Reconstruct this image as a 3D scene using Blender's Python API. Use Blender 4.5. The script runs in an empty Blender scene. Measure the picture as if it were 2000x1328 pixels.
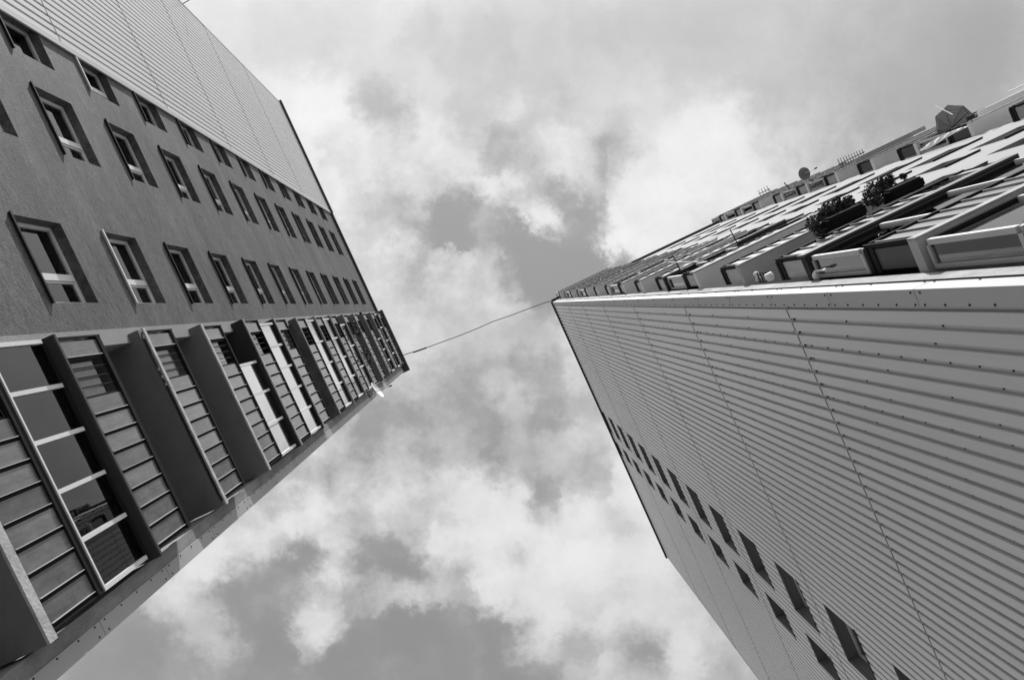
import bpy, bmesh, math, random
from mathutils import Vector, Matrix

random.seed(7)
scene = bpy.context.scene
COL = scene.collection
R = math.radians

# ------------------------------------------------------------------ camera
cam_d = bpy.data.cameras.new("camera")
cam = bpy.data.objects.new("camera", cam_d)
COL.objects.link(cam)
scene.camera = cam
cam_d.sensor_width = 36.0
cam_d.lens = 28.8
cam_d.clip_start = 0.05
cam_d.clip_end = 3000.0
_c = ((0.41323086, -0.90975823, -0.03975187),
      (-0.90893739, -0.41472871, 0.04281248),
      (-0.05543525, 0.01844053, -0.99829198))
cam.matrix_world = Matrix(_c).transposed().to_4x4()      # the eye stands at the origin, ground 1.6 m below

# ------------------------------------------------------------------ light
SUN_DIR = Vector((-1.0, -0.27, 0.95)).normalized()       # towards the sun
SUN_ELEV = math.asin(SUN_DIR.z)
sun_d = bpy.data.lights.new("sun", 'SUN')
sun_d.energy = 4.35
sun_d.angle = R(0.55)
sun_d.color = (1.0, 1.0, 1.0)                             # black-and-white photograph: neutral light
sun = bpy.data.objects.new("sun", sun_d)
COL.objects.link(sun)
sun.rotation_euler = SUN_DIR.to_track_quat('Z', 'Y').to_euler()
sun.location = SUN_DIR * 200

vs = scene.view_settings
vs.view_transform = 'Standard'
vs.look = 'None'
vs.exposure = 0.5
vs.gamma = 1.0
vs.use_curve_mapping = False

# sky: Nishita daylight seen in black and white, with a layer of broken cloud.
# Cloud cover over the yard as a sum of products of two curves of the cloud-layer coordinates.
SKY_A0, SKY_A1 = -0.62, 0.80
SKY_B0, SKY_B1 = -0.56, 0.62
SKY_TERMS = [
 ([-0.069, -0.099, -0.135, -0.177, -0.257, -0.386, -0.426, -0.408, -0.355, -0.256, -0.311, -0.405, -0.529, -0.544, -0.291, -0.433, -0.534, -0.472, -0.587, -0.685, -0.62, -0.567, -0.647, -0.635, -0.4, -0.437, -0.369, -0.012, -0.13, -0.113, 0.095, -0.014, -0.156, -0.077, -0.013, -0.014, -0.008, 0.006, 0.018, 0.03, 0.039, 0.038, 0.034, 0.032, 0.027, 0.022, 0.017, 0.013, 0.009, 0.006],
  [-0.033, -0.041, -0.046, -0.049, -0.067, -0.114, -0.101, 0.021, 0.115, 0.048, -0.065, -0.127, -0.269, -0.249, -0.262, 0.083, 0.184, 0.367, 0.299, 0.014, -0.109, -0.131, 0.049, 0.153, 0.291, 0.189, 0.178, -0.105, -0.483, -0.534, -0.339, -0.089, -0.007, 0.578, 0.781, 0.895, 0.843, 0.788, 0.655, 0.485, 0.363, 0.266]),
 ([0.041, 0.058, 0.074, 0.089, 0.109, 0.137, 0.145, 0.128, 0.044, -0.131, -0.215, 0.016, 0.07, 0.046, -0.074, -0.308, -0.021, 0.278, 0.36, 0.223, 0.303, 0.175, -0.134, -0.092, -0.282, -0.417, -0.357, -0.592, -0.718, -0.877, -0.817, -0.611, -0.511, -0.38, -0.231, -0.17, -0.098, -0.028, 0.017, 0.051, 0.069, 0.065, 0.046, 0.025, 0.019, 0.023, 0.02, 0.014, 0.009, 0.005],
  [0.006, 0.015, 0.029, 0.048, 0.065, 0.08, 0.118, 0.184, 0.199, 0.123, -0.013, -0.211, -0.347, -0.346, -0.597, -0.703, -0.726, -0.219, 0.193, 0.037, -0.058, -0.071, -0.082, -0.187, -0.181, -0.28, -0.307, -0.317, -0.492, -0.53, -0.696, -0.672, -0.408, -0.492, -0.332, -0.13, -0.118, -0.08, -0.024, 0.005, 0.013, 0.014]),
 ([0.037, 0.053, 0.071, 0.091, 0.121, 0.165, 0.192, 0.194, 0.157, 0.067, 0.067, 0.302, 0.354, 0.391, 0.41, 0.204, 0.314, 0.323, 0.216, -0.005, -0.22, -0.221, -0.337, -0.528, -0.687, -0.723, -0.851, -0.296, 0.16, 0.289, 0.273, 0.298, 0.354, 0.254, 0.13, 0.077, -0.006, -0.087, -0.151, -0.203, -0.241, -0.252, -0.263, -0.258, -0.211, -0.155, -0.116, -0.085, -0.06, -0.039],
  [0.025, 0.039, 0.057, 0.08, 0.114, 0.159, 0.199, 0.229, 0.236, 0.257, 0.312, 0.345, 0.423, 0.396, 0.355, 0.638, 0.438, 0.835, 0.842, 0.331, 0.064, -0.02, 0.091, 0.043, 0.172, 0.078, 0.181, 0.104, -0.114, -0.241, -0.565, -0.517, -0.444, -0.216, -0.205, -0.215, -0.141, -0.135, -0.108, -0.069, -0.049, -0.035]),
 ([-0.02, -0.027, -0.033, -0.038, -0.046, -0.062, -0.057, -0.038, 0.014, 0.137, 0.235, 0.132, 0.021, -0.026, 0.047, 0.133, -0.006, -0.242, -0.248, -0.007, -0.033, -0.172, -0.166, 0.007, 0.245, 0.222, 0.305, 0.06, -0.16, -0.193, -0.131, -0.114, -0.173, -0.237, -0.255, -0.261, -0.31, -0.353, -0.394, -0.429, -0.462, -0.484, -0.545, -0.568, -0.456, -0.315, -0.23, -0.172, -0.123, -0.083],
  [0.054, 0.086, 0.131, 0.19, 0.272, 0.365, 0.454, 0.569, 0.629, 0.619, 0.597, 0.522, 0.302, 0.12, -0.06, -0.173, -0.058, -0.303, -0.374, -0.214, -0.108, -0.049, -0.029, 0.012, -0.012, 0.019, -0.061, -0.207, -0.087, 0.041, 0.182, 0.197, 0.046, 0.189, 0.177, 0.096, 0.073, 0.053, 0.042, 0.032, 0.024, 0.017]),
 ([-0.052, -0.073, -0.097, -0.122, -0.165, -0.231, -0.234, -0.17, -0.113, -0.042, -0.042, -0.178, -0.198, -0.101, -0.056, -0.13, -0.15, 0.031, 0.05, 0.065, 0.544, 0.355, 0.276, 0.195, -0.611, 0.047, 0.131, -0.513, -0.019, 0.17, 0.206, 0.2, 0.113, 0.047, 0.002, -0.006, -0.034, -0.06, -0.079, -0.106, -0.125, -0.112, -0.094, -0.087, -0.073, -0.056, -0.043, -0.032, -0.022, -0.015],
  [0.003, 0.004, 0.006, 0.008, 0.009, 0.005, 0.012, 0.041, 0.034, 0.003, -0.009, 0.068, 0.254, 0.317, 0.232, -0.201, -0.71, -0.116, 0.468, 0.352, 0.217, 0.113, 0.028, -0.082, -0.097, -0.129, -0.103, 0.335, 0.37, 0.112, 0.07, 0.051, 0.197, -0.098, -0.008, 0.176, 0.225, 0.245, 0.173, 0.104, 0.075, 0.056]),
 ([0.01, 0.016, 0.024, 0.038, 0.065, 0.112, 0.151, 0.207, 0.186, 0.157, 0.218, 0.112, 0.087, 0.019, -0.351, -0.329, -0.314, -0.116, 0.225, -0.081, 0.053, 0.137, -0.071, -0.206, -0.486, 0.086, 0.15, 0.34, 0.558, 0.156, -0.145, -0.226, -0.226, -0.108, -0.025, -0.046, -0.035, -0.007, 0.01, 0.039, 0.055, 0.025, -0.032, -0.076, -0.066, -0.031, -0.017, -0.014, -0.011, -0.008],
  [0.009, 0.015, 0.023, 0.036, 0.079, 0.158, 0.173, 0.129, 0.126, 0.129, 0.075, -0.158, -0.412, -0.279, -0.092, -0.193, -0.108, 0.37, -0.017, -0.093, -0.017, 0.003, 0.161, 0.122, 0.229, 0.336, 0.376, 0.512, 0.141, -0.047, 0.289, 0.088, 0.009, -0.164, -0.421, 0.021, 0.178, -0.014, -0.045, -0.021, -0.015, -0.013]),
 ([0.004, 0.005, 0.006, 0.005, -0.008, -0.035, -0.039, -0.093, -0.189, -0.192, -0.176, 0.144, 0.126, 0.106, 0.149, -0.328, -0.172, 0.144, 0.337, 0.171, 0.13, 0.172, -0.665, -0.276, 0.218, 0.367, 0.146, -0.024, -0.062, 0.01, 0.199, 0.167, 0.071, 0.021, -0.019, 0.003, 0.007, -0.001, -0.006, -0.024, -0.035, -0.016, 0.018, 0.03, 0.017, 0.004, 0.001, 0.001, 0.001, 0.001],
  [-0.004, -0.009, -0.017, -0.025, -0.017, 0.02, 0.014, -0.05, -0.081, -0.066, -0.051, -0.101, 0.073, 0.517, 0.292, -0.421, 0.086, 0.038, -0.318, -0.248, -0.024, 0.199, 0.175, -0.154, -0.134, 0.185, 0.182, 0.105, -0.058, 0.003, 0.006, -0.477, -0.214, 0.018, 0.1, 0.305, 0.091, -0.109, -0.096, -0.023, -0.0, 0.001]),
 ([-0.014, -0.02, -0.027, -0.035, -0.042, -0.05, -0.064, -0.0, 0.147, 0.098, -0.064, -0.356, -0.287, -0.304, -0.256, -0.116, 0.085, 0.528, 0.353, 0.166, -0.144, -0.123, 0.217, -0.22, 0.262, 0.191, -0.26, 0.011, 0.091, 0.107, 0.0, -0.1, -0.006, 0.094, 0.058, -0.005, -0.035, -0.035, -0.038, -0.044, -0.051, -0.066, -0.088, -0.115, -0.108, -0.072, -0.049, -0.037, -0.026, -0.018],
  [0.009, 0.013, 0.018, 0.026, 0.046, 0.069, 0.068, 0.084, 0.139, 0.153, -0.057, -0.326, -0.129, 0.128, 0.177, 0.08, 0.297, 0.14, -0.117, -0.015, 0.07, 0.125, 0.014, -0.221, -0.443, -0.326, -0.154, 0.145, -0.119, -0.335, -0.114, 0.172, 0.513, -0.081, -0.194, 0.029, 0.052, 0.054, 0.033, 0.014, 0.011, 0.01]),
 ([0.015, 0.022, 0.03, 0.04, 0.067, 0.109, 0.077, 0.041, 0.224, 0.22, 0.062, -0.224, -0.308, -0.281, 0.384, 0.476, -0.04, -0.032, 0.001, -0.162, 0.282, 0.056, -0.288, -0.255, -0.094, 0.197, 0.055, -0.052, 0.105, -0.084, -0.214, 0.008, 0.098, -0.0, -0.019, 0.005, 0.019, 0.02, 0.019, 0.015, 0.013, 0.026, 0.046, 0.068, 0.065, 0.041, 0.028, 0.021, 0.015, 0.01],
  [-0.001, -0.003, -0.005, -0.01, -0.029, -0.067, -0.081, -0.062, -0.051, -0.03, 0.019, 0.081, 0.112, 0.127, -0.033, -0.365, -0.124, 0.135, 0.078, -0.036, -0.028, 0.024, 0.093, -0.054, 0.063, 0.205, 0.129, -0.033, 0.099, -0.418, -0.301, 0.368, 0.123, 0.519, -0.002, -0.268, -0.135, -0.093, -0.095, -0.103, -0.087, -0.064]),
 ([-0.008, -0.012, -0.016, -0.021, -0.033, -0.055, -0.066, -0.033, 0.069, -0.14, -0.429, -0.233, -0.068, 0.155, 0.506, -0.014, -0.129, 0.04, 0.22, 0.094, -0.249, -0.141, 0.014, 0.373, -0.161, -0.052, 0.091, 0.157, 0.258, 0.036, -0.091, -0.088, -0.101, -0.117, -0.091, -0.042, -0.028, -0.041, -0.046, -0.034, -0.023, -0.027, -0.039, -0.021, 0.002, -0.0, -0.003, -0.003, -0.002, -0.001],
  [0.002, 0.003, 0.005, 0.008, 0.011, -0.006, -0.035, -0.056, -0.066, -0.004, 0.133, 0.182, 0.019, -0.181, -0.039, 0.151, -0.004, -0.097, -0.311, -0.135, -0.048, -0.011, -0.001, 0.1, 0.015, 0.02, 0.04, 0.181, 0.468, 0.079, -0.567, -0.319, 0.282, 0.024, -0.096, 0.019, 0.041, 0.078, 0.07, 0.045, 0.032, 0.024]),
 ([0.001, 0.0, -0.002, -0.007, -0.014, -0.02, -0.007, 0.06, 0.018, -0.082, -0.125, -0.179, 0.048, 0.137, -0.145, 0.106, 0.278, -0.034, -0.007, 0.282, -0.084, -0.23, 0.078, -0.346, -0.316, 0.079, 0.432, 0.114, -0.183, -0.104, -0.007, 0.045, 0.047, 0.024, 0.029, 0.075, 0.066, 0.018, -0.012, -0.025, -0.029, -0.02, 0.001, 0.045, 0.058, 0.03, 0.015, 0.012, 0.01, 0.007],
  [-0.009, -0.014, -0.021, -0.028, -0.027, -0.023, -0.057, -0.128, -0.127, -0.004, 0.073, 0.112, 0.178, -0.035, 0.025, 0.122, -0.158, 0.179, -0.172, -0.088, 0.084, 0.135, 0.42, 0.174, -0.024, 0.006, -0.235, -0.333, -0.032, -0.114, 0.076, 0.09, -0.074, -0.049, -0.37, 0.096, 0.215, 0.043, 0.011, 0.03, 0.032, 0.024]),
 ([-0.019, -0.027, -0.036, -0.046, -0.075, -0.127, -0.148, -0.216, -0.26, -0.08, 0.109, 0.213, -0.024, -0.012, 0.222, 0.213, 0.083, 0.143, 0.116, -0.108, -0.119, 0.31, 0.244, -0.312, -0.045, -0.034, 0.024, 0.185, 0.011, -0.028, 0.049, -0.097, -0.212, -0.131, -0.044, -0.011, 0.016, 0.019, 0.02, 0.047, 0.066, 0.038, -0.008, -0.034, -0.028, -0.013, -0.008, -0.007, -0.006, -0.005],
  [0.015, 0.018, 0.021, 0.026, 0.052, 0.11, 0.113, 0.016, -0.08, -0.019, 0.095, -0.019, -0.174, -0.21, 0.04, -0.073, 0.002, 0.351, 0.004, 0.018, 0.072, -0.042, -0.059, -0.219, -0.256, -0.133, -0.228, -0.103, 0.342, 0.127, 0.057, -0.043, -0.258, 0.259, 0.146, 0.019, 0.076, 0.01, -0.055, -0.075, -0.062, -0.044]),
 ([-0.017, -0.026, -0.036, -0.05, -0.069, -0.087, -0.057, 0.063, 0.004, -0.188, -0.178, -0.17, 0.038, 0.22, -0.161, 0.066, 0.289, -0.067, -0.183, -0.043, 0.139, 0.212, -0.093, -0.121, 0.159, -0.021, -0.128, -0.06, 0.284, 0.161, -0.15, -0.088, -0.016, -0.119, -0.122, -0.037, -0.018, -0.043, -0.057, -0.058, -0.054, -0.039, -0.015, 0.052, 0.079, 0.043, 0.024, 0.019, 0.015, 0.011],
  [-0.007, -0.008, -0.008, -0.012, -0.046, -0.131, -0.14, -0.063, -0.063, -0.025, 0.117, 0.178, 0.081, 0.055, 0.008, -0.133, 0.131, 0.02, 0.005, -0.125, -0.156, -0.162, -0.235, -0.255, -0.081, -0.059, 0.076, 0.056, -0.04, 0.038, 0.082, 0.034, -0.147, -0.004, -0.332, -0.173, 0.1, 0.231, 0.203, 0.128, 0.09, 0.066]),
 ([-0.025, -0.035, -0.045, -0.053, -0.05, -0.035, -0.057, -0.029, 0.132, 0.085, -0.034, -0.17, 0.214, 0.271, -0.045, 0.146, -0.261, -0.206, 0.239, -0.203, -0.039, -0.032, 0.148, -0.138, 0.109, 0.103, -0.054, -0.147, -0.132, 0.04, 0.007, -0.005, -0.012, -0.005, 0.029, 0.028, 0.024, 0.024, 0.018, 0.018, 0.017, 0.005, -0.013, -0.02, -0.014, -0.006, -0.003, -0.002, -0.002, -0.001],
  [0.005, 0.008, 0.013, 0.017, 0.004, -0.038, -0.028, 0.05, 0.045, -0.039, 0.026, 0.075, -0.128, 0.019, -0.026, -0.198, 0.096, 0.122, 0.129, 0.116, 0.104, 0.045, -0.009, -0.013, -0.044, 0.183, 0.055, -0.318, -0.083, 0.337, -0.042, -0.094, 0.333, 0.019, -0.111, 0.009, -0.001, -0.016, 0.005, 0.03, 0.03, 0.022]),
 ([-0.012, -0.016, -0.022, -0.026, -0.026, -0.026, -0.067, -0.13, -0.037, 0.042, 0.039, -0.01, 0.069, -0.148, -0.058, 0.126, -0.135, -0.23, 0.128, 0.408, 0.143, -0.055, 0.009, -0.041, 0.091, -0.215, -0.144, 0.134, 0.097, -0.04, -0.011, 0.113, 0.035, -0.13, -0.1, 0.036, 0.078, 0.016, -0.02, -0.028, -0.026, -0.014, 0.006, 0.032, 0.034, 0.011, 0.001, -0.001, -0.001, -0.001],
  [-0.002, -0.005, -0.009, -0.01, 0.033, 0.146, 0.124, -0.102, -0.221, -0.13, 0.064, 0.25, 0.076, -0.12, -0.099, 0.089, -0.141, 0.098, 0.058, -0.107, -0.04, 0.038, 0.007, -0.164, -0.066, -0.038, 0.058, 0.114, -0.22, -0.091, 0.176, -0.167, 0.247, 0.046, 0.086, 0.014, -0.076, -0.052, -0.036, -0.009, 0.003, 0.006])]

world = bpy.data.worlds.new("World")
scene.world = world
world.use_nodes = True
NT = world.node_tree
NT.nodes.clear()


def nn(tree, typ, **kw):
    n = tree.nodes.new(typ)
    for k, v in kw.items():
        setattr(n, k, v)
    return n


def math_n(tree, op, a, b=None, clamp=False):
    n = tree.nodes.new('ShaderNodeMath')
    n.operation = op
    n.use_clamp = clamp
    for i, v in enumerate((a, b)):
        if v is None:
            continue
        if isinstance(v, (int, float)):
            n.inputs[i].default_value = v
        else:
            tree.links.new(v, n.inputs[i])
    return n.outputs[0]


def build_sky():
    t = NT
    L = t.links.new
    out = nn(t, 'ShaderNodeOutputWorld')
    bg = nn(t, 'ShaderNodeBackground')
    L(bg.outputs[0], out.inputs[0])
    sky = nn(t, 'ShaderNodeTexSky', sky_type='NISHITA')
    sky.sun_disc = False
    sky.sun_elevation = SUN_ELEV
    sky.sun_rotation = math.atan2(SUN_DIR.x, SUN_DIR.y)
    bw = nn(t, 'ShaderNodeRGBToBW')
    L(sky.outputs[0], bw.inputs[0])
    tc = nn(t, 'ShaderNodeTexCoord')
    sep = nn(t, 'ShaderNodeSeparateXYZ')
    L(tc.outputs['Generated'], sep.inputs[0])
    zc = math_n(t, 'MAXIMUM', sep.outputs[2], 0.12)
    px = math_n(t, 'DIVIDE', sep.outputs[0], zc)
    py = math_n(t, 'DIVIDE', sep.outputs[1], zc)
    comb = nn(t, 'ShaderNodeCombineXYZ')
    # axes of the cloud layer
    a = math_n(t, 'ADD', math_n(t, 'MULTIPLY', px, 0.4132), math_n(t, 'MULTIPLY', py, -0.9098))
    b = math_n(t, 'ADD', math_n(t, 'MULTIPLY', px, 0.9089), math_n(t, 'MULTIPLY', py, 0.4147))
    L(a, comb.inputs[0])
    L(b, comb.inputs[1])

    def noise(scale, detail, rough, off, dist=0.0):
        m = nn(t, 'ShaderNodeMapping')
        m.inputs['Location'].default_value = off
        L(comb.outputs[0], m.inputs[0])
        n = nn(t, 'ShaderNodeTexNoise')
        n.inputs['Scale'].default_value = scale
        n.inputs['Detail'].default_value = detail
        n.inputs['Roughness'].default_value = rough
        n.inputs['Distortion'].default_value = dist
        L(m.outputs[0], n.inputs['Vector'])
        return n
    # wind-torn edges: shift the lookup with two scales of noise
    w1 = noise(10.0, 8.0, 0.66, (3.1, 1.7, 0.4))
    ws = nn(t, 'ShaderNodeSeparateXYZ')
    L(w1.outputs['Color'], ws.inputs[0])
    wa = math_n(t, 'MULTIPLY', math_n(t, 'SUBTRACT', ws.outputs[0], 0.5), 0.085)
    wb = math_n(t, 'MULTIPLY', math_n(t, 'SUBTRACT', ws.outputs[1], 0.5), 0.085)
    w2 = noise(34.0, 6.0, 0.68, (1.3, 4.4, 0.7))
    ws2 = nn(t, 'ShaderNodeSeparateXYZ')
    L(w2.outputs['Color'], ws2.inputs[0])
    wa = math_n(t, 'ADD', wa, math_n(t, 'MULTIPLY', math_n(t, 'SUBTRACT', ws2.outputs[0], 0.5), 0.05))
    wb = math_n(t, 'ADD', wb, math_n(t, 'MULTIPLY', math_n(t, 'SUBTRACT', ws2.outputs[1], 0.5), 0.05))
    ua = math_n(t, 'DIVIDE', math_n(t, 'SUBTRACT', math_n(t, 'ADD', a, wa), SKY_A0), SKY_A1 - SKY_A0)
    ub = math_n(t, 'DIVIDE', math_n(t, 'SUBTRACT', math_n(t, 'ADD', b, wb), SKY_B0), SKY_B1 - SKY_B0)

    def curve(vals, src):
        lo, hi = min(vals), max(vals)
        n = nn(t, 'ShaderNodeFloatCurve')
        cm = n.mapping
        c = cm.curves[0]
        k = len(vals)
        while len(c.points) < k:
            c.points.new(0.5, 0.5)
        for i, v in enumerate(vals):
            c.points[i].location = (i / (k - 1), (v - lo) / (hi - lo))
            c.points[i].handle_type = 'AUTO'
        cm.update()
        L(src, n.inputs['Value'])
        return math_n(t, 'ADD', math_n(t, 'MULTIPLY', n.outputs[0], hi - lo), lo)
    ca = math_n(t, 'MINIMUM', math_n(t, 'MAXIMUM', ua, 0.0), 1.0)
    cb = math_n(t, 'MINIMUM', math_n(t, 'MAXIMUM', ub, 0.0), 1.0)
    tot = None
    for va, vb in SKY_TERMS:
        p = math_n(t, 'MULTIPLY', curve(va, ca), curve(vb, cb))
        tot = p if tot is None else math_n(t, 'ADD', tot, p)
    cover = math_n(t, 'ADD', tot, 0.55)
    # steeper cloud edges, wisps strongest where cloud thins out, smooth inside the open sky
    ss = nn(t, 'ShaderNodeMapRange', interpolation_type='SMOOTHSTEP')
    ss.inputs['From Min'].default_value = -0.05
    ss.inputs['From Max'].default_value = 1.05
    L(cover, ss.inputs['Value'])
    cover = math_n(t, 'ADD', math_n(t, 'MULTIPLY', ss.outputs[0], 0.5), math_n(t, 'MULTIPLY', cover, 0.5))
    edge = math_n(t, 'ADD', 0.20, math_n(t, 'MULTIPLY', math_n(t, 'MULTIPLY', ss.outputs[0], math_n(t, 'SUBTRACT', 1.12, ss.outputs[0])), 3.1))
    n1 = noise(8.0, 10.0, 0.62, (0.0, 0.0, 2.0), 0.25)
    n2 = noise(26.0, 8.0, 0.66, (5.0, 2.0, 1.0), 0.15)
    d1 = math_n(t, 'MULTIPLY', math_n(t, 'SUBTRACT', n1.outputs[0], 0.5), 0.85)
    d2 = math_n(t, 'MULTIPLY', math_n(t, 'SUBTRACT', n2.outputs[0], 0.5), 0.72)
    n3 = noise(62.0, 6.0, 0.62, (2.0, 7.0, 3.0), 0.1)
    d3 = math_n(t, 'MULTIPLY', math_n(t, 'SUBTRACT', n3.outputs[0], 0.5), 0.36)
    dd = math_n(t, 'ADD', math_n(t, 'ADD', d1, d2), d3)
    # a slow patchwork of smooth and ragged cloud
    n4 = noise(3.0, 2.0, 0.5, (8.0, 1.0, 4.0))
    patch = nn(t, 'ShaderNodeMapRange')
    patch.inputs['From Min'].default_value = 0.40
    patch.inputs['From Max'].default_value = 0.60
    patch.inputs['To Min'].default_value = 0.55
    patch.inputs['To Max'].default_value = 1.15
    L(n4.outputs[0], patch.inputs['Value'])
    calm = nn(t, 'ShaderNodeMapRange', interpolation_type='SMOOTHSTEP')    # a smooth sheet of cloud on one side of the sky
    calm.inputs['From Min'].default_value = -0.30
    calm.inputs['From Max'].default_value = -0.10
    calm.inputs['To Min'].default_value = 0.30
    calm.inputs['To Max'].default_value = 1.0
    L(b, calm.inputs['Value'])
    dd = math_n(t, 'MULTIPLY', dd, calm.outputs[0])
    cover = math_n(t, 'ADD', cover, math_n(t, 'MULTIPLY', math_n(t, 'MULTIPLY', dd, edge), patch.outputs[0]))
    ramp = nn(t, 'ShaderNodeFloatCurve')
    pts = [(0.0, 0.225), (0.155, 0.245), (0.4, 0.52), (0.6, 0.75), (0.78, 1.0), (1.0, 1.22)]
    c = ramp.mapping.curves[0]
    while len(c.points) < len(pts):
        c.points.new(0.5, 0.5)
    for i, q in enumerate(pts):
        c.points[i].location = q
    ramp.mapping.update()
    mr = nn(t, 'ShaderNodeMapRange')
    mr.inputs['From Min'].default_value = -0.25
    mr.inputs['From Max'].default_value = 1.35
    L(cover, mr.inputs['Value'])
    L(mr.outputs[0], ramp.inputs['Value'])
    blue = math_n(t, 'MULTIPLY', bw.outputs[0], SKY_BLUE)
    cloud = math_n(t, 'MULTIPLY', ramp.outputs[0], SKY_CLOUD)
    val = math_n(t, 'ADD', blue, cloud)
    L(val, bg.inputs['Color'])
    bg.inputs['Strength'].default_value = 0.10


SKY_BLUE = 1.0
SKY_CLOUD = 4.1
build_sky()


# ------------------------------------------------------------------ materials
def new_mat(name):
    m = bpy.data.materials.new(name)
    m.use_nodes = True
    return m, m.node_tree, m.node_tree.nodes['Principled BSDF']


def gray(v):
    return (v, v, v, 1.0)


def surf(name, base, rough=0.6, var=0.0, scale=(1.0, 1.0, 1.0), detail=6.0, bump=0.0, bump_scale=60.0,
         spec=0.5, metal=0.0, island=0.0, fine=0.0, ior=1.5,
         streak=0.0, streak_scale=(7.0, 7.0, 30.0)):
    """Grey surface: base colour varied by stretched noise, by a fine grain and from piece to piece, with bump."""
    m, t, p = new_mat(name)
    L = t.links.new
    p.inputs['Roughness'].default_value = rough
    p.inputs['Metallic'].default_value = metal
    p.inputs['Specular IOR Level'].default_value = spec
    p.inputs['IOR'].default_value = ior
    geo = nn(t, 'ShaderNodeNewGeometry')
    val = None
    if var > 0:
        mp = nn(t, 'ShaderNodeMapping')
        mp.inputs['Scale'].default_value = scale
        L(geo.outputs['Position'], mp.inputs[0])
        n = nn(t, 'ShaderNodeTexNoise')
        n.inputs['Scale'].default_value = 1.0
        n.inputs['Detail'].default_value = detail
        n.inputs['Roughness'].default_value = 0.62
        L(mp.outputs[0], n.inputs['Vector'])
        val = math_n(t, 'ADD', 1.0, math_n(t, 'MULTIPLY', math_n(t, 'SUBTRACT', n.outputs[0], 0.5), 2 * var))
    if fine > 0:
        n2 = nn(t, 'ShaderNodeTexNoise')
        n2.inputs['Scale'].default_value = bump_scale
        n2.inputs['Detail'].default_value = 5.0
        L(geo.outputs['Position'], n2.inputs['Vector'])
        f = math_n(t, 'ADD', 1.0, math_n(t, 'MULTIPLY', math_n(t, 'SUBTRACT', n2.outputs[0], 0.5), 2 * fine))
        val = f if val is None else math_n(t, 'MULTIPLY', val, f)
    if streak > 0:
        m3 = nn(t, 'ShaderNodeMapping')
        m3.inputs['Scale'].default_value = streak_scale
        m3.inputs['Rotation'].default_value = (0.0, 0.12, 0.0)
        L(geo.outputs['Position'], m3.inputs[0])
        n3 = nn(t, 'ShaderNodeTexNoise')
        n3.inputs['Scale'].default_value = 1.0
        n3.inputs['Detail'].default_value = 6.0
        n3.inputs['Roughness'].default_value = 0.68
        L(m3.outputs[0], n3.inputs['Vector'])
        f = math_n(t, 'ADD', 1.0, math_n(t, 'MULTIPLY', math_n(t, 'SUBTRACT', n3.outputs[0], 0.5), 2 * streak))
        val = f if val is None else math_n(t, 'MULTIPLY', val, f)
    if island > 0:
        f = math_n(t, 'ADD', 1.0, math_n(t, 'MULTIPLY', math_n(t, 'SUBTRACT', geo.outputs['Random Per Island'], 0.5), 2 * island))
        val = f if val is None else math_n(t, 'MULTIPLY', val, f)
    if val is None:
        p.inputs['Base Color'].default_value = gray(base)
    else:
        L(math_n(t, 'MULTIPLY', val, base), p.inputs['Base Color'])
    if bump > 0:
        nb = nn(t, 'ShaderNodeTexNoise')
        nb.inputs['Scale'].default_value = bump_scale
        nb.inputs['Detail'].default_value = 4.0
        L(geo.outputs['Position'], nb.inputs['Vector'])
        b = nn(t, 'ShaderNodeBump')
        b.inputs['Strength'].default_value = bump
        b.inputs['Distance'].default_value = 0.01
        L(nb.outputs[0], b.inputs['Height'])
        L(b.outputs[0], p.inputs['Normal'])
    return m


def glass_mat(name, tint, ior, film=None):
    m, t, p = new_mat(name)
    L = t.links.new
    t.nodes.remove(p)
    out = [n for n in t.nodes if n.type == 'OUTPUT_MATERIAL'][0]
    tr = nn(t, 'ShaderNodeBsdfTransparent')
    tr.inputs[0].default_value = gray(tint)
    gl = nn(t, 'ShaderNodeBsdfGlossy')
    gl.inputs['Roughness'].default_value = 0.015
    gl.inputs['Color'].default_value = gray(0.95)
    fr = nn(t, 'ShaderNodeFresnel')
    fr.inputs[0].default_value = ior
    # panes are never quite flat
    geo = nn(t, 'ShaderNodeNewGeometry')
    nb = nn(t, 'ShaderNodeTexNoise')
    nb.inputs['Scale'].default_value = 1.3
    L(geo.outputs['Position'], nb.inputs['Vector'])
    b = nn(t, 'ShaderNodeBump')
    b.inputs['Strength'].default_value = 0.012
    b.inputs['Distance'].default_value = 0.05
    L(nb.outputs[0], b.inputs['Height'])
    L(b.outputs[0], gl.inputs['Normal'])
    mx = nn(t, 'ShaderNodeMixShader')
    L(fr.outputs[0] if film is None else math_n(t, 'MAXIMUM', fr.outputs[0], film), mx.inputs[0])
    L(tr.outputs[0], mx.inputs[1])
    L(gl.outputs[0], mx.inputs[2])
    L(mx.outputs[0], out.inputs[0])
    return m


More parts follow.
